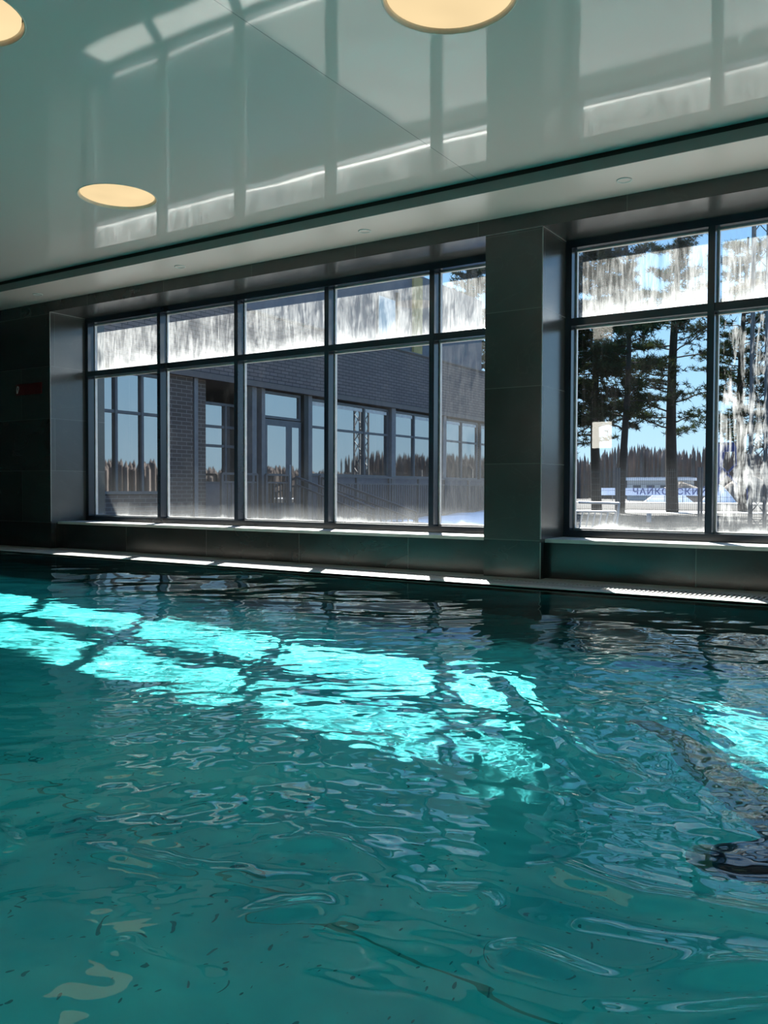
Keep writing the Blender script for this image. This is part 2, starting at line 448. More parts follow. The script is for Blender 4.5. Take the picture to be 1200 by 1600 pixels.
DL = ['small white downlight in the bulkhead at the far left end', 'small downlight in the bulkhead above the second window pane from the left',
      'small downlight in the bulkhead above the widest dirty panes left of the pillar', 'small downlight in the bulkhead above the right window']
for (x, y), lab in zip([(-9.718, -.34), (-7.153, -.345), (-4.667, -.335), (-2.148, -.345)], DL):
    t = tag(empty('downlight', (x, y, ZS)), lab, 'downlight', 'small downlights along the bulkhead')
    bm = B(); N = 32
    rings = [[bm.verts.new((x+a*math.cos(2*PI*k/N), y+a*math.sin(2*PI*k/N), ZS+z)) for k in range(N)] for a, z in ((.062, .001), (.062, -.006), (.05, -.007), (.047, -.001))]
    for q, s in zip(rings, rings[1:]):
        for k in range(N): bm.faces.new((q[k], q[(k+1) % N], s[(k+1) % N], s[k]))
    link('downlight_rim', bm, M_down, t, True)
    bm = B(); bm.faces.new([bm.verts.new((x+.047*math.cos(2*PI*k/N), y+.047*math.sin(2*PI*k/N), ZS-.001)) for k in range(N)])
    link('downlight_lens', bm, M_bulk, t)
t = tag(empty('wall_lamp', (-6.75, Y1, 2.12)), 'pale square wall lamp seen mirrored in the right window glass', 'wall lamp')
boxo('lamp_housing', -7.02, -6.48, Y1, Y1+.03, 1.79, 2.45, M_down, t)
boxo('lamp_panel', -7.0, -6.5, Y1+.03, Y1+.05, 1.81, 2.43, M_wlamp, t)

# red fire sign
t = tag(empty('fire_sign', (-10.4, 0, 2.14)), 'dark red rectangular sign with white pictogram on the far left wall', 'sign')
boxo('sign_plate', -10.68, -10.12, -.012, 0, 2.075, 2.225, M_red, t)
bm = B()   # white hose pictogram
for a, c in (((-10.655, 2.10), (-10.655, 2.165)), ((-10.655, 2.165), (-10.635, 2.20)), ((-10.635, 2.20), (-10.612, 2.185)), ((-10.612, 2.185), (-10.612, 2.165)), ((-10.64, 2.10), (-10.625, 2.14)), ((-10.625, 2.14), (-10.612, 2.165))):
    bar(bm, (a[0], -.014, a[1]), (c[0], -.014, c[1]), .007)
link('pictogram', bm, M_white, t)

# ------------------------------------------------------------------ water surface
def wave_height(X, Y):
    H = np.zeros_like(X)
    wx = X + .10*np.sin(1.7*Y+.6) + .06*np.sin(3.1*X+2.3*Y)
    wy = Y + .10*np.sin(1.9*X+1.1) + .06*np.sin(2.7*Y-2.9*X+.7)
    amp_mod = .65 + .35*np.sin(.9*X+.4*Y+1)*np.sin(.7*Y-.5*X)
    dist = np.hypot(X, Y+7.21)
    far = np.clip((dist-1.25)/.9, 0, 1); far = far*far*(3-2*far)
    for i in range(26):                      # long lazy undulations
        lam = 1.7*(.34/1.7)**((i+rng.random())/26); k = 2*PI/lam
        th = rng.normal(PI/2+.25, .6); ph = rng.random()*2*PI
        env = .75+.6*np.sin(rng.uniform(.5, 1.5)*X+rng.uniform(-1.5, 1.5)*Y+ph*2)
        q = np.sin(k*(math.cos(th)*wx+math.sin(th)*wy)+ph)
        H += (.0135+.004*(1-far))/k*env*(q+.25*q*q)
    Hs = np.zeros_like(X)
    for i in range(84):                      # short chop in drifting patches
        lam = .30*(.040/.30)**((i+rng.random())/84); k = 2*PI/lam
        th = rng.normal(PI/2+.2, .8) if i % 4 else rng.random()*2*PI; ph = rng.random()*2*PI
        env = .55+.55*np.sin(rng.uniform(.8, 2.4)*X+rng.uniform(-2.2, 2.2)*Y+ph*3)
        Hs += (.0165 if lam > .07 else .0125)/k*env*np.sin(k*(math.cos(th)*(wx+.02*np.sin(9*Y+ph))+math.sin(th)*(wy+.02*np.sin(8*X+ph)))+ph)
    rough = 1+.55*np.exp(-(((X+.95)/.8)**2+((Y+4.6)/.55)**2))
    H += Hs*(.26+.86*far)*rough*np.clip((8.3-dist)/2.5, .45, 1)*(.46+.54*np.clip((-2.3-Y)/.9, 0, 1))
    H *= amp_mod
    # swimmer's wake: rings and chop round the legs at the right
    for (cx, cy, s, lam, a) in ((-.75, -4.55, .55, .13, .028), (-1.15, -4.35, .45, .085, .030), (-.5, -5.0, .6, .19, .03), (-1.1, -4.0, .6, .16, .022)):
        d = np.hypot(X-cx, (Y-cy)*1.0)
        k = 2*PI/lam
        H += a/k*np.exp(-(d/s)**2)*np.sin(k*d+1.2*np.sin(3*np.arctan2(Y-cy, X-cx)))
    def ridge(pts, h, wid):
        out = np.zeros_like(X)
        for (x0, y0), (x1, y1) in zip(pts, pts[1:]):
            L2 = (x1-x0)**2+(y1-y0)**2
            t = np.clip(((X-x0)*(x1-x0)+(Y-y0)*(y1-y0))/L2, 0, 1)
            d = np.hypot(X-x0-t*(x1-x0), Y-y0-t*(y1-y0))
            out = np.maximum(out, h*np.exp(-(d/wid)**2))
        return out
    H += ridge([(-1.53, -3.88), (-1.14, -4.41), (-.92, -4.66), (-.72, -4.80)], .013, .045)     # crest trailing the kick
    H += ridge([(-.66, -5.50), (-.48, -5.53), (-.25, -5.48), (.1, -5.3)], .016, .045)            # bow wave
    H += ridge([(-1.3, -5.62), (-.95, -5.72), (-.6, -5.74), (-.2, -5.66)], .007, .05)
    for pts, h, wd in (([(-1.61, -5.98), (-1.48, -5.94), (-1.36, -5.915), (-1.25, -5.876)], .011, .034), ([(-1.08, -5.985), (-1.0, -5.90)], .009, .034),
                       ([(-.985, -5.777), (-.86, -5.777), (-.756, -5.69)], .011, .034), ([(-.60, -5.84), (-.45, -5.83), (-.30, -5.73), (-.1, -5.6)], .015, .036),
                       ([(-.40, -5.92), (-.28, -5.85), (-.1, -5.72)], .013, .034), ([(-1.285, -5.73), (-1.13, -5.645), (-.9, -5.67)], .009, .036),
                       ([(-1.9, -6.0), (-1.75, -6.05)], .009, .03), ([(-1.2, -6.2), (-1.0, -6.2)], .007, .03)):
        H += ridge(pts, h, wd)*(.7+.5*np.sin(14*X+9*Y))
    return H*np.clip((YW-Y)/.6, .12, 1)
def axis(a, b_, fine0, fine1, h, hc):
    xs = [fine0]
    while xs[-1] < fine1: xs.append(xs[-1]+h)
    st = h
    while xs[-1] < b_: st = min(st*1.02, hc); xs.append(min(xs[-1]+st, b_))
    left = [fine0]; st = h
    while left[-1] > a: st = min(st*1.02, hc); left.append(max(left[-1]-st, a))
    return np.array(left[:0:-1]+xs)
ax = axis(xa, xb, -3.6, .25, .009, .026)
ay = axis(ya, yb, -6.65, -3.3, .009, .022)
XX, YY = np.meshgrid(ax, ay)
ZZ = WZ + wave_height(XX, YY)
nx, ny = len(ax), len(ay)
co = np.stack([XX, YY, ZZ], -1).reshape(-1, 3).astype(np.float32)
idx = np.arange(nx*ny).reshape(ny, nx)
fc = np.stack([idx[:-1, :-1], idx[:-1, 1:], idx[1:, 1:], idx[1:, :-1]], -1).reshape(-1, 4).astype(np.int32)
me = bpy.data.meshes.new('pool_water')
me.vertices.add(len(co)); me.vertices.foreach_set('co', co.ravel())
me.loops.add(fc.size); me.loops.foreach_set('vertex_index', fc.ravel())
me.polygons.add(len(fc)); me.polygons.foreach_set('loop_start', np.arange(0, fc.size, 4, dtype=np.int32)); me.polygons.foreach_set('loop_total', np.full(len(fc), 4, np.int32))
me.update(calc_edges=True); me.validate()
me.polygons.foreach_set('use_smooth', np.ones(len(fc), bool))
water = link('pool_water', me, M_water)
tag(water, 'rippled clear turquoise water filling the indoor pool', 'water', kind='stuff')

# ------------------------------------------------------------------ swimmer (underwater, leaving the frame at the right)
def skin_obj(name, verts, edges, radii, mat, parent=None, root=0, levels=2):
    me = bpy.data.meshes.new(name); me.from_pydata([Vector(v) for v in verts], edges, [])
    o = bpy.data.objects.new(name, me); COL.objects.link(o); me.materials.append(mat)
    md = o.modifiers.new('skin', 'SKIN'); md.use_smooth_shade = True
    sv = me.skin_vertices[0].data
    for i, r in enumerate(radii): sv[i].radius = r if isinstance(r, tuple) else (r, r)
    for i in range(len(radii)): sv[i].use_root = (i == root)
    sd = o.modifiers.new('subdivision', 'SUBSURF'); sd.levels = levels; sd.render_levels = levels
    if parent is not None:
        o.parent = parent
    return o
zs = WZ
hip = Vector((-.15, -4.93, zs-.19))
fwd = Vector((.62, -.78, .02)).normalized(); side = Vector((.78, .62, 0)).normalized()   # side = swimmer's left
def at(f, s, u): return tuple(hip + fwd*f + side*s + Vector((0, 0, u)))
V = []; Ed = []; Rd = []
def chain(start, pts, radii):
    p = start
    for q, r in zip(pts, radii):
        V.append(q); Rd.append(r); Ed.append((p, len(V)-1)) if p is not None else None
        p = len(V)-1
    return p
pel = chain(None, [at(0, 0, 0)], [(.15, .11)])
chest = chain(pel, [at(.18, 0, .01), at(.36, 0, .03), at(.48, 0, .04)], [(.135, .10), (.16, .115), (.13, .10)])
neck = chain(chest, [at(.58, 0, .03), at(.66, 0, .04), at(.75, 0, .04), at(.82, 0, .02)], [.06, .085, .10, .07])
for s in (-1, 1):
    shd = chain(chest, [at(.50, s*.17, .04), at(.72, s*.24, -.02), at(.93, s*.16, -.06), at(1.0, s*.13, -.07)], [.062, .046, .036, .03])
    for j, off in enumerate((-.035, -.012, .012, .034)):
        chain(shd, [at(1.05, s*.13+off, -.07), at(1.09+(.01 if j in (1, 2) else 0), s*.13+off*1.15, -.075), at(1.125+(.015 if j in (1, 2) else 0), s*.13+off*1.2, -.08)], [.011, .0095, .008])
    chain(shd, [at(1.03, s*.13-s*.05, -.07), at(1.055, s*.13-s*.07, -.075)], [.012, .009])
# trailing leg (knee bent, drifting up and left) and the leg under it
k1 = chain(pel, [(-.29, -4.80, zs-.18), (-.40, -4.66, zs-.18), (-.50, -4.54, zs-.18), (-.63, -4.36, zs-.17), (-.73, -4.20, zs-.16), (-.85, -4.10, zs-.16), (-.95, -4.06, zs-.17)], [.115, .10, .085, .072, .062, .05, .032])
k2 = chain(pel, [(-.24, -4.98, zs-.19), (-.36, -5.03, zs-.20), (-.46, -5.04, zs-.22), (-.45, -4.92, zs-.38), (-.43, -4.78, zs-.54), (-.46, -4.72, zs-.58)], [.10, .082, .066, .056, .04, .028])
sw = skin_obj('swimmer', V, Ed, Rd, M_skin, None, pel)
tag(sw, 'person swimming under the water surface at the right edge in navy swimwear', 'person')
tr = skin_obj('swim_shorts', [at(.16, 0, .01), at(0, 0, 0), (-.28, -4.80, zs-.18), (-.37, -4.70, zs-.18), (-.24, -4.98, zs-.19), (-.37, -5.03, zs-.20), (-.455, -5.04, zs-.22)],
         [(0, 1), (1, 2), (2, 3), (1, 4), (4, 5), (5, 6)], [(.15, .115), (.165, .125), .13, .115, .115, .095, .08], M_swim, sw, 1)
hr = skin_obj('hair', [at(.68, 0, .08), at(.76, 0, .085), at(.84, 0, .06)], [(0, 1), (1, 2)], [.072, .085, .06], M_hair, sw, 1)

# ------------------------------------------------------------------ exterior
GZ = -.5
bm = B(); quad(bm, (-260, YOUT, GZ), (200, YOUT, GZ), (200, 320, GZ), (-260, 320, GZ))
tag(link('ground', bm, M_ground), kind='structure')

# brick wing, facade on the plane X = FX, running away from the pool hall
FX = -12.3
wing = tag(empty('brick_building', (FX-3, 8, GZ)), 'low brick building with glazed veranda outside the left window', 'building')
def wbox(name, x0, x1, y0, y1, z0, z1, m, par=None, bev=0): return boxo(name, x0, x1, y0, y1, z0, z1, m, par or wing, bev)
wbox('upper_wall', FX-7, FX+.05, 1.2, 19.6, 3.10, 4.56, M_brick)
wbox('parapet_cap', FX-7.03, FX+.08, 1.2, 19.63, 4.56, 4.60, M_fas)
wbox('fascia', FX-.02, FX+.12, 1.2, 19.63, 2.98, 3.10, M_fas)
wbox('eaves_lining', FX-7, FX-.02, 1.2, 19.6, 2.98, 3.09, M_fas)
wbox('rear_wall', FX-7.2, FX-7, 1.2, 19.6, GZ, 3.1, M_brick2)
wbox('end_wall', FX-7, FX-.35, 19.5, 19.6, GZ, 3.0, M_brick2)
wbox('terrace', FX-.9, FX+.30, 5.4, 19.8, GZ, .02, M_conc)
wbox('base_wall', FX-.3, FX-.02, 1.2, 4.26, GZ, .68, M_brick2)
wbox('corner_post', FX-.02, FX+.02, 2.66, 2.73, .6, 2.98, M_tanpost)
wbox('brick_pilaster', FX-.4, FX+.03, 4.26, 4.90, GZ, 2.98, M_brick2)
wbox('brick_pilaster', FX-.4, FX-.06, 5.04, 5.34, GZ, 2.98, M_brick2)
wbox('downpipe', FX-.02, FX+.05, 4.92, 5.02, GZ, 2.98, M_post)
def glazing(y0, y1, z0, z1, vs, hs, x=FX-.05, white=True, fr=M_alu):
    f = B(); t = .055
    box(f, x-.05, x+.02, y0, y1, z0, z0+t); box(f, x-.05, x+.02, y0, y1, z1-t, z1)
    box(f, x-.05, x+.02, y0, y0+t, z0+t, z1-t); box(f, x-.05, x+.02, y1-t, y1, z0+t, z1-t)
    ys = [y0]+list(vs)+[y1]; zz = [z0]+list(hs)+[z1]
    for v in vs: box(f, x-.05, x+.03, v-t/2, v+t/2, z0+t, z1-t)
    for h in hs:
        for a, c in zip(ys, ys[1:]): box(f, x-.05, x+.015, a+t/2, c-t/2, h-t/2, h+t/2)
    w = link('veranda_window', f, fr, wing)
    for a, c in zip(ys, ys[1:]):
        for p_, q_ in zip(zz, zz[1:]):
            bm = B(); quad(bm, (x-.02, a+t/2, p_+t/2), (x-.02, c-t/2, p_+t/2), (x-.02, c-t/2, q_-t/2), (x-.02, a+t/2, q_-t/2))
            link('window_pane', bm, M_pane, w)
    if white and len(zz) > 2:
        for a, c in zip(ys, ys[1:]): boxo('blind', x-.019, x-.01, a+.06, c-.06, z1-.15, z1-.07, M_whitebar, w)
    return w
glazing(2.73, 4.26, .70, 2.93, [3.08, 3.68], [2.18], white=False)
glazing(5.36, 6.9, .9, 2.6, [6.2], [1.7, 2.1], x=FX-.35, white=False)
wbox('base_wall', FX-.5, FX-.32, 5.34, 6.9, GZ, .9, M_panel)
wbox('veranda_post', FX-.14, FX+.04, 6.62, 6.76, GZ, 2.98, M_post)
wbox('veranda_post', FX-.14, FX+.02, 6.95, 7.06, GZ, 2.98, M_post)
# entrance door with fanlight
glazing(7.06, 8.36, 2.36, 2.95, [], [], white=False)
d = wbox('entrance_door', FX-.10, FX-.02, 7.06, 8.36, .02, 2.34, M_alu)
for a, c in ((7.17, 7.80), (8.02, 8.26)):
    bm = B(); quad(bm, (FX-.015, a, .5), (FX-.015, c, .5), (FX-.015, c, 2.2), (FX-.015, a, 2.2)); link('door_pane', bm, M_pane, d)
bm = B(); tube(bm, [(FX+.03, 7.9, .75), (FX+.03, 7.9, 1.35)], .015); link('door_handle', bm, M_white, d)
wbox('veranda_post', FX-.14, FX+.04, 8.40, 8.56, GZ, 2.98, M_dark)
wbox('veranda_post', FX-.12, FX+.02, 8.58, 8.72, GZ, 2.98, M_post)
glazing(8.74, 9.66, 1.12, 2.93, [], [2.27])
glazing(9.70, 12.12, 1.12, 2.93, [10.97], [2.25])
glazing(12.36, 14.95, 1.12, 2.93, [13.45], [2.27])
glazing(15.2, 17.4, 1.12, 2.93, [16.3], [2.27])
glazing(17.6, 19.4, 1.12, 2.93, [18.5], [2.27])
wbox('veranda_post', FX-.10, FX+.06, 14.98, 15.17, GZ, 2.98, M_post)
wbox('base_wall', FX-.3, FX-.06, 8.72, 19.5, GZ, 1.12, M_panel)
wbox('veranda_post', FX-.10, FX+.06, 12.14, 12.34, GZ, 2.98, M_post)
# set-back upper storey
wbox('upper_storey', FX-6, FX-1.2, 10.5, 20, 4.5, 7.4, M_panel)
wbox('ochre_pier', FX-1.2, FX-1.12, 15.25, 15.75, 4.5, 7.3, M_yellow)
u = wbox('upper_window', FX-1.2, FX-1.17, 13.3, 14.3, 4.65, 6.4, M_alu)
bm = B(); quad(bm, (FX-1.165, 13.36, 4.7), (FX-1.165, 14.24, 4.7), (FX-1.165, 14.24, 6.34), (FX-1.165, 13.36, 6.34)); link('window_pane', bm, M_pane, u)
wbox('upper_window', FX-1.2, FX-1.12, 14.32, 14.42, 4.6, 6.6, M_dark)

# terrace railings: balusters between two rails
def railing(p, q, height, n, label, posts=3):
    p, q = Vector(p)+Vector((0, 0, .003)), Vector(q)+Vector((0, 0, .003))
    t = tag(empty('railing', p), label, 'railing', 'dark metal terrace railings')
    bm = B(); up = Vector((0, 0, 1))
    bar(bm, p+up*height, q+up*height, .06, .045)
    link('handrail', bm, M_rail, t)
    bm = B(); bar(bm, p+up*(height-.17), q+up*(height-.17), .04, .035); link('rail', bm, M_rail, t)
    bm = B(); bar(bm, p+up*.1, q+up*.1, .04, .035); link('rail', bm, M_rail, t)
    for i in range(n):
        r = p.lerp(q, (i+.5)/n); bm = B(); bar(bm, r+up*.1, r+up*(height-.17), .022); link('baluster', bm, M_rail, t)
    for i in range(posts):
        r = p.lerp(q, i/max(1, posts-1)); bm = B(); bar(bm, r, r+up*height, .055); link('post', bm, M_rail, t)
    return t
RX = FX+.22
railing((RX, 5.5, .02), (RX, 6.55, .02), 1.09, 9, 'short dark railing between the brick pilaster and the veranda post')
railing((RX, 6.85, .02), (RX, 7.60, .02), 1.09, 7, 'dark railing left of the steps in front of the glass entrance door', 2)
railing((RX, 8.75, .02), (RX, 19.3, .02), 1.09, 92, 'long dark terrace railing below the veranda windows right of the steps', 8)
# steps down to the ground, with a raking rail each side
YS0, YS1 = 7.65, 8.72
st = tag(empty('steps', (FX+.3, 8.2, GZ)), 'grey steps going down from the glass door between two sloping railings', 'steps')
for i in range(4):
    boxo('step', FX+.31+i*.35, FX+.31+(i+1)*.35, YS0+.1, YS1-.1, GZ, .02-(i+1)*.105, M_conc, st)
railing((FX+.36, YS0+.06, .02-.02), (FX+2.45, YS0+.06, -.68), 1.07, 16, 'sloping step railing nearer the pool hall with its upper end at the door', 3)
railing((FX+.36, YS1-.06, 0), (FX+2.9, YS1-.06, -.76), 1.07, 18, 'sloping step railing on the far side of the steps beyond the window mullion', 3)
# snow covered ledge in front of the terrace
bm = B()
N = 30
top = []
for i in range(N+1):
    y = 10.6 + i*.2
    h = .0 + .006*i + .02*math.sin(i*.7)
    top.append([(FX+.7, y, GZ), (FX+.72, y, h), (FX+1.6, y, h+.03), (FX+2.9+.1*math.sin(i*.5), y, h-.04), (FX+3.3, y, GZ)])
vv = [[bm.verts.new(p) for p in r] for r in top]
for r0, r1 in zip(vv, vv[1:]):
    for k in range(4): bm.faces.new((r0[k], r0[k+1], r1[k+1], r1[k]))
tag(link('snow_bank', bm, M_snow, smooth=True), 'smooth grey-white snow bank in front of the long terrace railing', 'snow bank')

# wire mesh fence seen through the right window
def fence(p, q, z0, z1, label, first_post=True):
    p, q = Vector(p), Vector(q); t = tag(empty('mesh_fence', (p.x, p.y, z0)), label, 'fence', 'wire mesh fence panels')
    L = (q-p).length; bm = B(); n = int(L/.06)
    for i in range(n+1):
        r = p.lerp(q, i/n); bar(bm, (r.x, r.y, z0+.05), (r.x, r.y, z1), .006)
    z = z0+.1
    while z <= z1: 
        bar(bm, (p.x, p.y, z), (q.x, q.y, z), .009); z += .2
    link('wire_mesh', bm, M_wire, t)
    for r in (p, q):
        bm = B(); bar(bm, (r.x, r.y, z0), (r.x, r.y, z1+.05), .06); link('fence_post', bm, M_wire, t)
fence((-10.9, 20.0), (-8.72, 20.17), GZ, 1.48, 'grey wire mesh fence panel behind the white barrier in the right window')
fence((-8.64, 20.17), (-6.2, 20.4), GZ, 1.48, 'grey wire mesh fence panel in front of the tall pine in the right window')
fence((-6.12, 20.4), (-3.7, 20.6), GZ, 1.48, 'grey wire mesh fence panel behind the splashed right pane')
# leaning white barrier
t = tag(empty('barrier', (-6.3, 12, GZ)), 'white tubular barrier with slanting bars at the lower left of the right window', 'barrier')
o_ = Vector((-.75, 1.0, 0))
def bq(px, z): return Vector((px, 12.0, z))
bm = B(); tube(bm, [bq(-7.0, .52), bq(-6.05, .505)], .03); link('top_rail', bm, M_white, t)
bm = B(); tube(bm, [bq(-7.6, .30), bq(-6.12, .315)], .022); link('rail', bm, M_white, t)
bm = B(); tube(bm, [bq(-6.05, .52), bq(-6.16, GZ)], .026); link('post', bm, M_white, t)
bm = B(); tube(bm, [bq(-6.12, .32), bq(-6.3, GZ)], .02); link('post', bm, M_white, t)
for i in range(9):
    x = -7.5+i*.15
    bm = B(); tube(bm, [bq(x, .305), bq(x-.16, GZ+.02)], .016, 6); link('bar', bm, M_white, t)
# white marker post
t = tag(boxo('marker_post', -9.98, -9.82, 28.1, 28.2, GZ, GZ+.36, M_white), 'short white marker post standing on dark soil before the pines', 'marker post')

# pines
def pine(x, y, h, r0, lean, seed, label, dens=1.0, low=.2, spread=1.0):
    rnd = random.Random(seed)
    t = tag(empty('pine_tree', (x, y, GZ)), label, 'tree', 'pine trees outside the right window')
    bm = B(); pts = []; rad = []
    for i in range(13):
        f = i/12
        pts.append(Vector((x+lean*f*f*h+.18*math.sin(f*5+seed), y+.15*math.sin(f*4+seed*2), GZ-.1+f*h))); rad.append(r0*(1-.82*f)+.02)
    tube(bm, pts, rad, 10)
    nd = []; 
    nb = int(58*dens)
    for k in range(nb):
        f = low+(1-low)*(k/nb)**.9*.97
        i = min(11, int(f*12)); base = pts[i].lerp(pts[i+1], f*12-i)
        a = rnd.random()*2*PI; Lb = (2.9*(1-.62*f)*rnd.uniform(.6, 1.25))*spread*h/15
        dr = Vector((math.cos(a), math.sin(a), rnd.uniform(-.12, .35)))
        bp = [base]
        for s in range(1, 6):
            u = s/5
            bp.append(base+dr*Lb*u+Vector((.12*rnd.uniform(-1, 1), .12*rnd.uniform(-1, 1), .10*Lb*u*u+.08*rnd.uniform(-1, 1))))
        tube(bm, bp, [.055*(1-f*.5)*(1-s/6.5)+.008 for s in range(6)], 5, False)
        for s in range(9):
            u = .32+.68*s/8; j = min(4, int(u*5)); c0 = bp[j].lerp(bp[j+1], u*5-j)
            for m in range(4):
                c = c0+Vector((rnd.gauss(0, .26), rnd.gauss(0, .26), rnd.gauss(.06, .09)))*Lb/2.2
                for q in range(16):
                    d_ = Vector((rnd.gauss(0, 1), rnd.gauss(0, 1), rnd.gauss(.25, .55))).normalized()*rnd.uniform(.16, .42)
                    w_ = d_.orthogonal().normalized()*rnd.uniform(.015, .036)
                    p0 = c+d_*.1
                    nd.append((p0-w_, p0+w_, c+d_+Vector((0, 0, 0))))
    link('trunk', bm, M_bark, t, True)
    vs = [v for tri in nd for v in tri]
    me = bpy.data.meshes.new('needles'); me.from_pydata(vs, [], [(3*i, 3*i+1, 3*i+2) for i in range(len(nd))])
    link('needles', me, M_needle, t)
    return t
pine(-13.5, 46, 20, .36, .006, 3, 'tall pine with leaning dark trunk in the middle of the right window', 1.0, .24, 1.15)
pine(-14.95, 41.2, 16, .22, .0, 5, 'slim pine directly left of the tallest trunk in the right window', 1.0, .30, 1.0)
pine(-17.2, 43, 17, .30, -.002, 9, 'bushy pine behind the mirrored square lamp in the right window', 1.35, .28, 1.15)
pine(-19.2, 42, 18, .3, .002, 12, 'dense dark pine nearest the pillar in the right window', 1.5, .16, 1.25)
pine(-10.2, 49.5, 17, .26, .0, 15, 'pine behind the mullion edge and left part of the splashed pane', 1.0, .22, 1.15)
pine(-7.6, 52, 18, .28, .003, 21, 'pine at the right photo edge behind the lattice mast', 1.0, .22, 1.2)
pine(-26.5, 44, 17, .3, .0, 27, 'pine visible above the roof in the narrow pane left of the pillar', 1.2, .3, 1.1)

# lattice mast beyond the splashed pane
t = tag(empty('lattice_mast', (-4.77, 22, GZ)), 'grey steel lattice mast behind the splashed right pane', 'mast')
legs = [(-4.99, 21.8), (-4.56, 21.8), (-4.56, 22.2), (-4.99, 22.2)]
for lx, ly in legs:
    bm = B(); bar(bm, (lx, ly, GZ), (lx, ly, 10), .06); link('leg', bm, M_wire, t)
bm = B(); z = GZ; k = 0
while z < 9.6:
    for (a, c), (d_, e_) in zip(legs, legs[1:]+legs[:1]):
        bar(bm, (a, c, z), (d_, e_, z+.55), .028) if k % 2 else bar(bm, (a, c, z+.55), (d_, e_, z), .028)
    z += .55; k += 1
link('bracing', bm, M_wire, t)

# far yard: sand heaps, low building, banner, blue frame, forest
def heap(name, x, y, rx, ry, h, mat, label, cat, seed, z=GZ):
    rr = random.Random(seed); bm = B(); NA, NR = 28, 9
    rings = []
    for j in range(NR):
        u = j/(NR-1)
        rings.append([bm.verts.new((x+rx*u*math.cos(2*PI*k/NA)*(1+.08*math.sin(3*k*2*PI/NA+seed)), y+ry*u*math.sin(2*PI*k/NA), z+h*(1-u**1.35)*(1+.06*rr.uniform(-1, 1)))) for k in range(NA)])
    for q, s in zip(rings, rings[1:]):
        for k in range(NA): bm.faces.new((q[k], q[(k+1) % NA], s[(k+1) % NA], s[k]))
    return tag(link(name, bm, mat, smooth=True), label, cat)
heap('sand_heap', -25.2, 96, 4.2, 3, 2.3, M_sand, 'brown sand heap left of the tallest pine trunk', 'sand heap', 1)
heap('sand_heap', -19.2, 103, 4.6, 3, 3.3, M_sand, 'taller brown sand heap right of the tallest pine trunk', 'sand heap', 2)
heap('snow_heap', -25.6, 92, 2.7, .9, 1.75, M_snow, 'white snow heap at the foot of the left sand heap', 'snow heap', 3)
heap('snow_heap', -20.2, 92.5, 1.9, .9, 1.9, M_snow, 'white snow heap at the foot of the taller sand heap', 'snow heap', 4)
lb = tag(empty('low_building', (-29, 105, GZ)), 'low white building with small windows beyond the sand heaps', 'building')
boxo('wall', -34, -26.5, 104, 108, GZ, 2.1, M_white, lb); boxo('roof', -34.3, -26.2, 103.7, 108.3, 2.1, 2.5, M_snow, lb)
for i in range(4): boxo('window', -33.2+i*1.75, -32.2+i*1.75, 103.95, 104, .5, 1.5, M_alu, lb)
bn = tag(empty('banner', (-24, 90, GZ)), 'long pale blue fence banner with dark blue lettering beyond the road', 'banner')
boxo('banner_sheet', -33.5, -19.6, 90, 90.04, .25, 1.08, M_banner, bn)
bm = B()
for i in range(8): bar(bm, (-33.4+i*1.97, 90.08, GZ), (-33.4+i*1.97, 90.08, 1.1), .06)
link('banner_frame', bm, M_wire, bn)
cu = bpy.data.curves.new('lettering', 'FONT'); cu.body = 'ЧАЙКОВСКИЙ'; cu.size = .95; cu.space_character = 1.16; cu.align_x = 'LEFT'; cu.extrude = .004; cu.offset = .012
to = bpy.data.objects.new('lettering_source', cu); COL.objects.link(to)
bpy.context.view_layer.update()
me = bpy.data.meshes.new_from_object(to.evaluated_get(bpy.context.evaluated_depsgraph_get()))
bpy.data.objects.remove(to)
xsn = [v.co.x for v in me.vertices]; wd = max(xsn)-min(xsn)
me.transform(Matrix.Translation((-29.1, 89.98, .37)) @ Matrix.Diagonal((8.0/wd, 1, 1, 1)) @ Matrix.Rotation(PI/2, 4, 'X'))
link('lettering', me, M_navy, bn)
t = tag(empty('steel_frame', (-18, 80, GZ)), 'blue steel hoist frame behind the splashed right pane', 'hoist frame')
for q in ((-18.4, 79), (-18.4, 81), (-15.2, 79), (-15.2, 81)):
    bm = B(); bar(bm, (q[0], q[1], GZ), (-16.8+(q[0]+16.8)*.35, 80+(q[1]-80)*.5, 5.4), .28); link('leg', bm, M_blue, t)
bm = B(); bar(bm, (-17.9, 80, 5.0), (-15.7, 80, 5.0), .5, .9); link('cross_beam', bm, M_blue, t)
bm = B(); bar(bm, (-18.2, 79, .8), (-15.8, 79, 3.6), .18); bar(bm, (-15.4, 79, .8), (-17.8, 79, 3.6), .18); link('brace', bm, M_blue, t)

bm = B(); rr = random.Random(4)
def spike(x, y, h, r):
    n = 6; base = [bm.verts.new((x+r*math.cos(2*PI*k/n), y+r*math.sin(2*PI*k/n), GZ)) for k in range(n)]
    mid = [bm.verts.new((x+r*.9*math.cos(2*PI*k/n), y+r*.9*math.sin(2*PI*k/n), GZ+h*.86)) for k in range(n)]
    tp = bm.verts.new((x, y, GZ+h))
    for k in range(n):
        bm.faces.new((base[k], base[(k+1) % n], mid[(k+1) % n], mid[k])); bm.faces.new((mid[k], mid[(k+1) % n], tp))
for i in range(3600):
    x = rr.uniform(-150, 70); y = rr.uniform(124, 150); spike(x, y, 7.4+1.0*math.sin(x*.13)+.5*math.sin(x*.41)+rr.uniform(-1.2, .3), rr.uniform(.12, .32))
for i in range(2000):
    x = rr.uniform(62, 80); y = rr.uniform(2, 130); spike(x, y, 4.6+.5*math.sin(y*.2)+rr.uniform(-.9, .4), rr.uniform(.2, .4))
tag(link('forest', bm, M_forest), 'leafless brown forest edge on the horizon behind the yard', 'forest', kind='stuff')

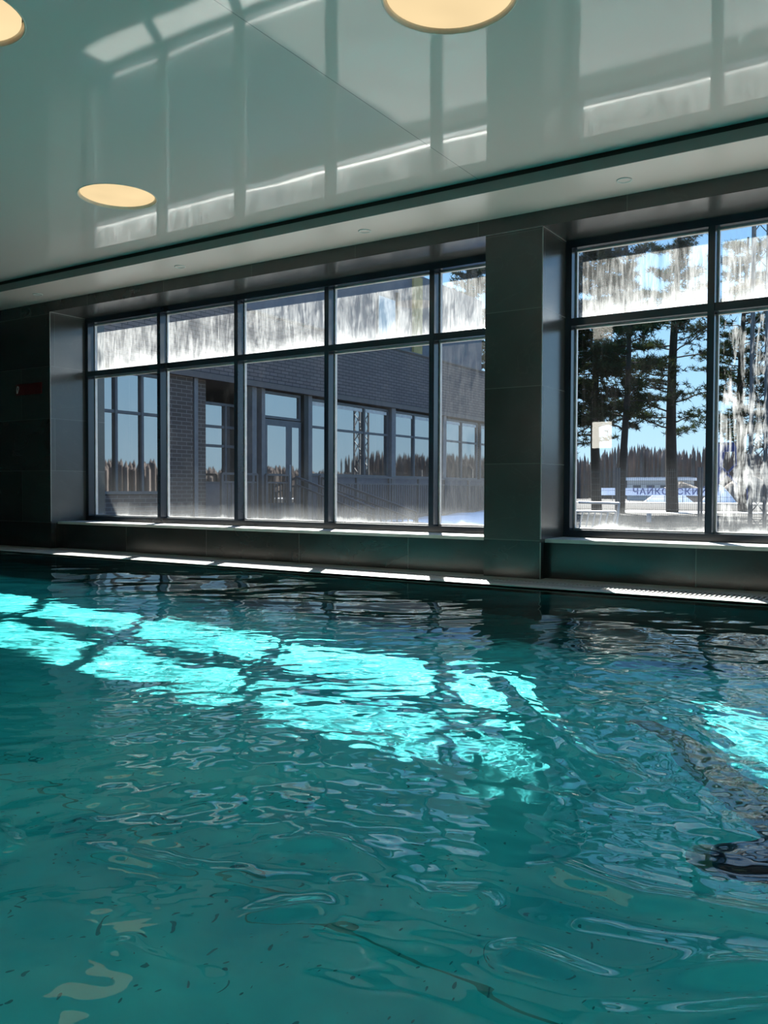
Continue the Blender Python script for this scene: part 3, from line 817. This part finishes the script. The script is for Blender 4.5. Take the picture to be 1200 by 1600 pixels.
# ------------------------------------------------------------------ light
sl = bpy.data.lights.new('sun', 'SUN'); sl.energy = 22; sl.angle = math.radians(.55); sl.color = (1, .965, .91)
so = bpy.data.objects.new('sun', sl); COL.objects.link(so); so.rotation_euler = SUN.to_track_quat('-Z', 'Y').to_euler()
so.location = (-20, 30, 30)
w = bpy.data.worlds.new('sky'); S.world = w; w.use_nodes = True; nt = w.node_tree; nt.nodes.clear()
ou = nt.nodes.new('ShaderNodeOutputWorld'); bg = nt.nodes.new('ShaderNodeBackground'); tc = nt.nodes.new('ShaderNodeTexCoord')
sp = nt.nodes.new('ShaderNodeSeparateXYZ'); rp = nt.nodes.new('ShaderNodeValToRGB')
nt.links.new(tc.outputs['Generated'], sp.inputs[0]); nt.links.new(sp.outputs[2], rp.inputs[0]); nt.links.new(rp.outputs[0], bg.inputs[0]); nt.links.new(bg.outputs[0], ou.inputs[0])
cr = rp.color_ramp
for pos, c in ((0, (.48, .68, .82)), (.12, (.36, .62, .86)), (.35, (.17, .40, .78)), (1, (.08, .22, .60))):
    e = cr.elements.new(pos) if pos not in (0, 1) else cr.elements[0 if pos == 0 else len(cr.elements)-1]
    e.color = (*c, 1)
bg.inputs[1].default_value = 1.15
for i, (a, c) in enumerate(((XL, XP0), (XP1, XR))):
    al = bpy.data.lights.new('sky_portal', 'AREA'); al.shape = 'RECTANGLE'; al.size = c-a; al.size_y = 2.7; al.cycles.is_portal = True
    ao = bpy.data.objects.new('sky_portal', al); COL.objects.link(ao); ao.location = ((a+c)/2, R+.2, 1.75); ao.rotation_euler = (-PI/2, 0, 0)

# true refractive caustics from the sun through the waves
water.cycles.is_caustics_caster = True
pool.cycles.is_caustics_receiver = True
sw.cycles.is_caustics_receiver = True; tr.cycles.is_caustics_receiver = True
sl.cycles.is_caustics_light = True

# ------------------------------------------------------------------ camera
f, yaw, pitch, roll, D = 1339.29, .5728447, -.0261061, .0034080, 7.2101287
cy, sy, cp, sn_ = math.cos(yaw), math.sin(yaw), math.cos(pitch), math.sin(pitch)
fw = Vector((-sy*cp, cy*cp, sn_)); r = Vector((cy, sy, 0)); u = r.cross(fw)
r2 = r*math.cos(roll)+u*math.sin(roll); u2 = u*math.cos(roll)-r*math.sin(roll)
cam = bpy.data.cameras.new('camera'); co_ = bpy.data.objects.new('camera', cam); COL.objects.link(co_)
Mx = Matrix((r2, u2, -fw)).transposed().to_4x4(); Mx.translation = Vector((0, -D, .8)); co_.matrix_world = Mx
cam.sensor_fit = 'VERTICAL'; cam.sensor_height = 36; cam.sensor_width = 27; cam.lens = f/1600*36
cam.clip_start = .02; cam.clip_end = 800
S.camera = co_

c = S.cycles
c.use_denoising = True
c.max_bounces = 14; c.diffuse_bounces = 5; c.glossy_bounces = 6; c.transmission_bounces = 8; c.transparent_max_bounces = 16
c.sample_clamp_indirect = 8; c.caustics_reflective = True; c.caustics_refractive = True; c.blur_glossy = .3
S.view_settings.view_transform = 'Standard'; S.view_settings.look = 'None'; S.view_settings.exposure = .42
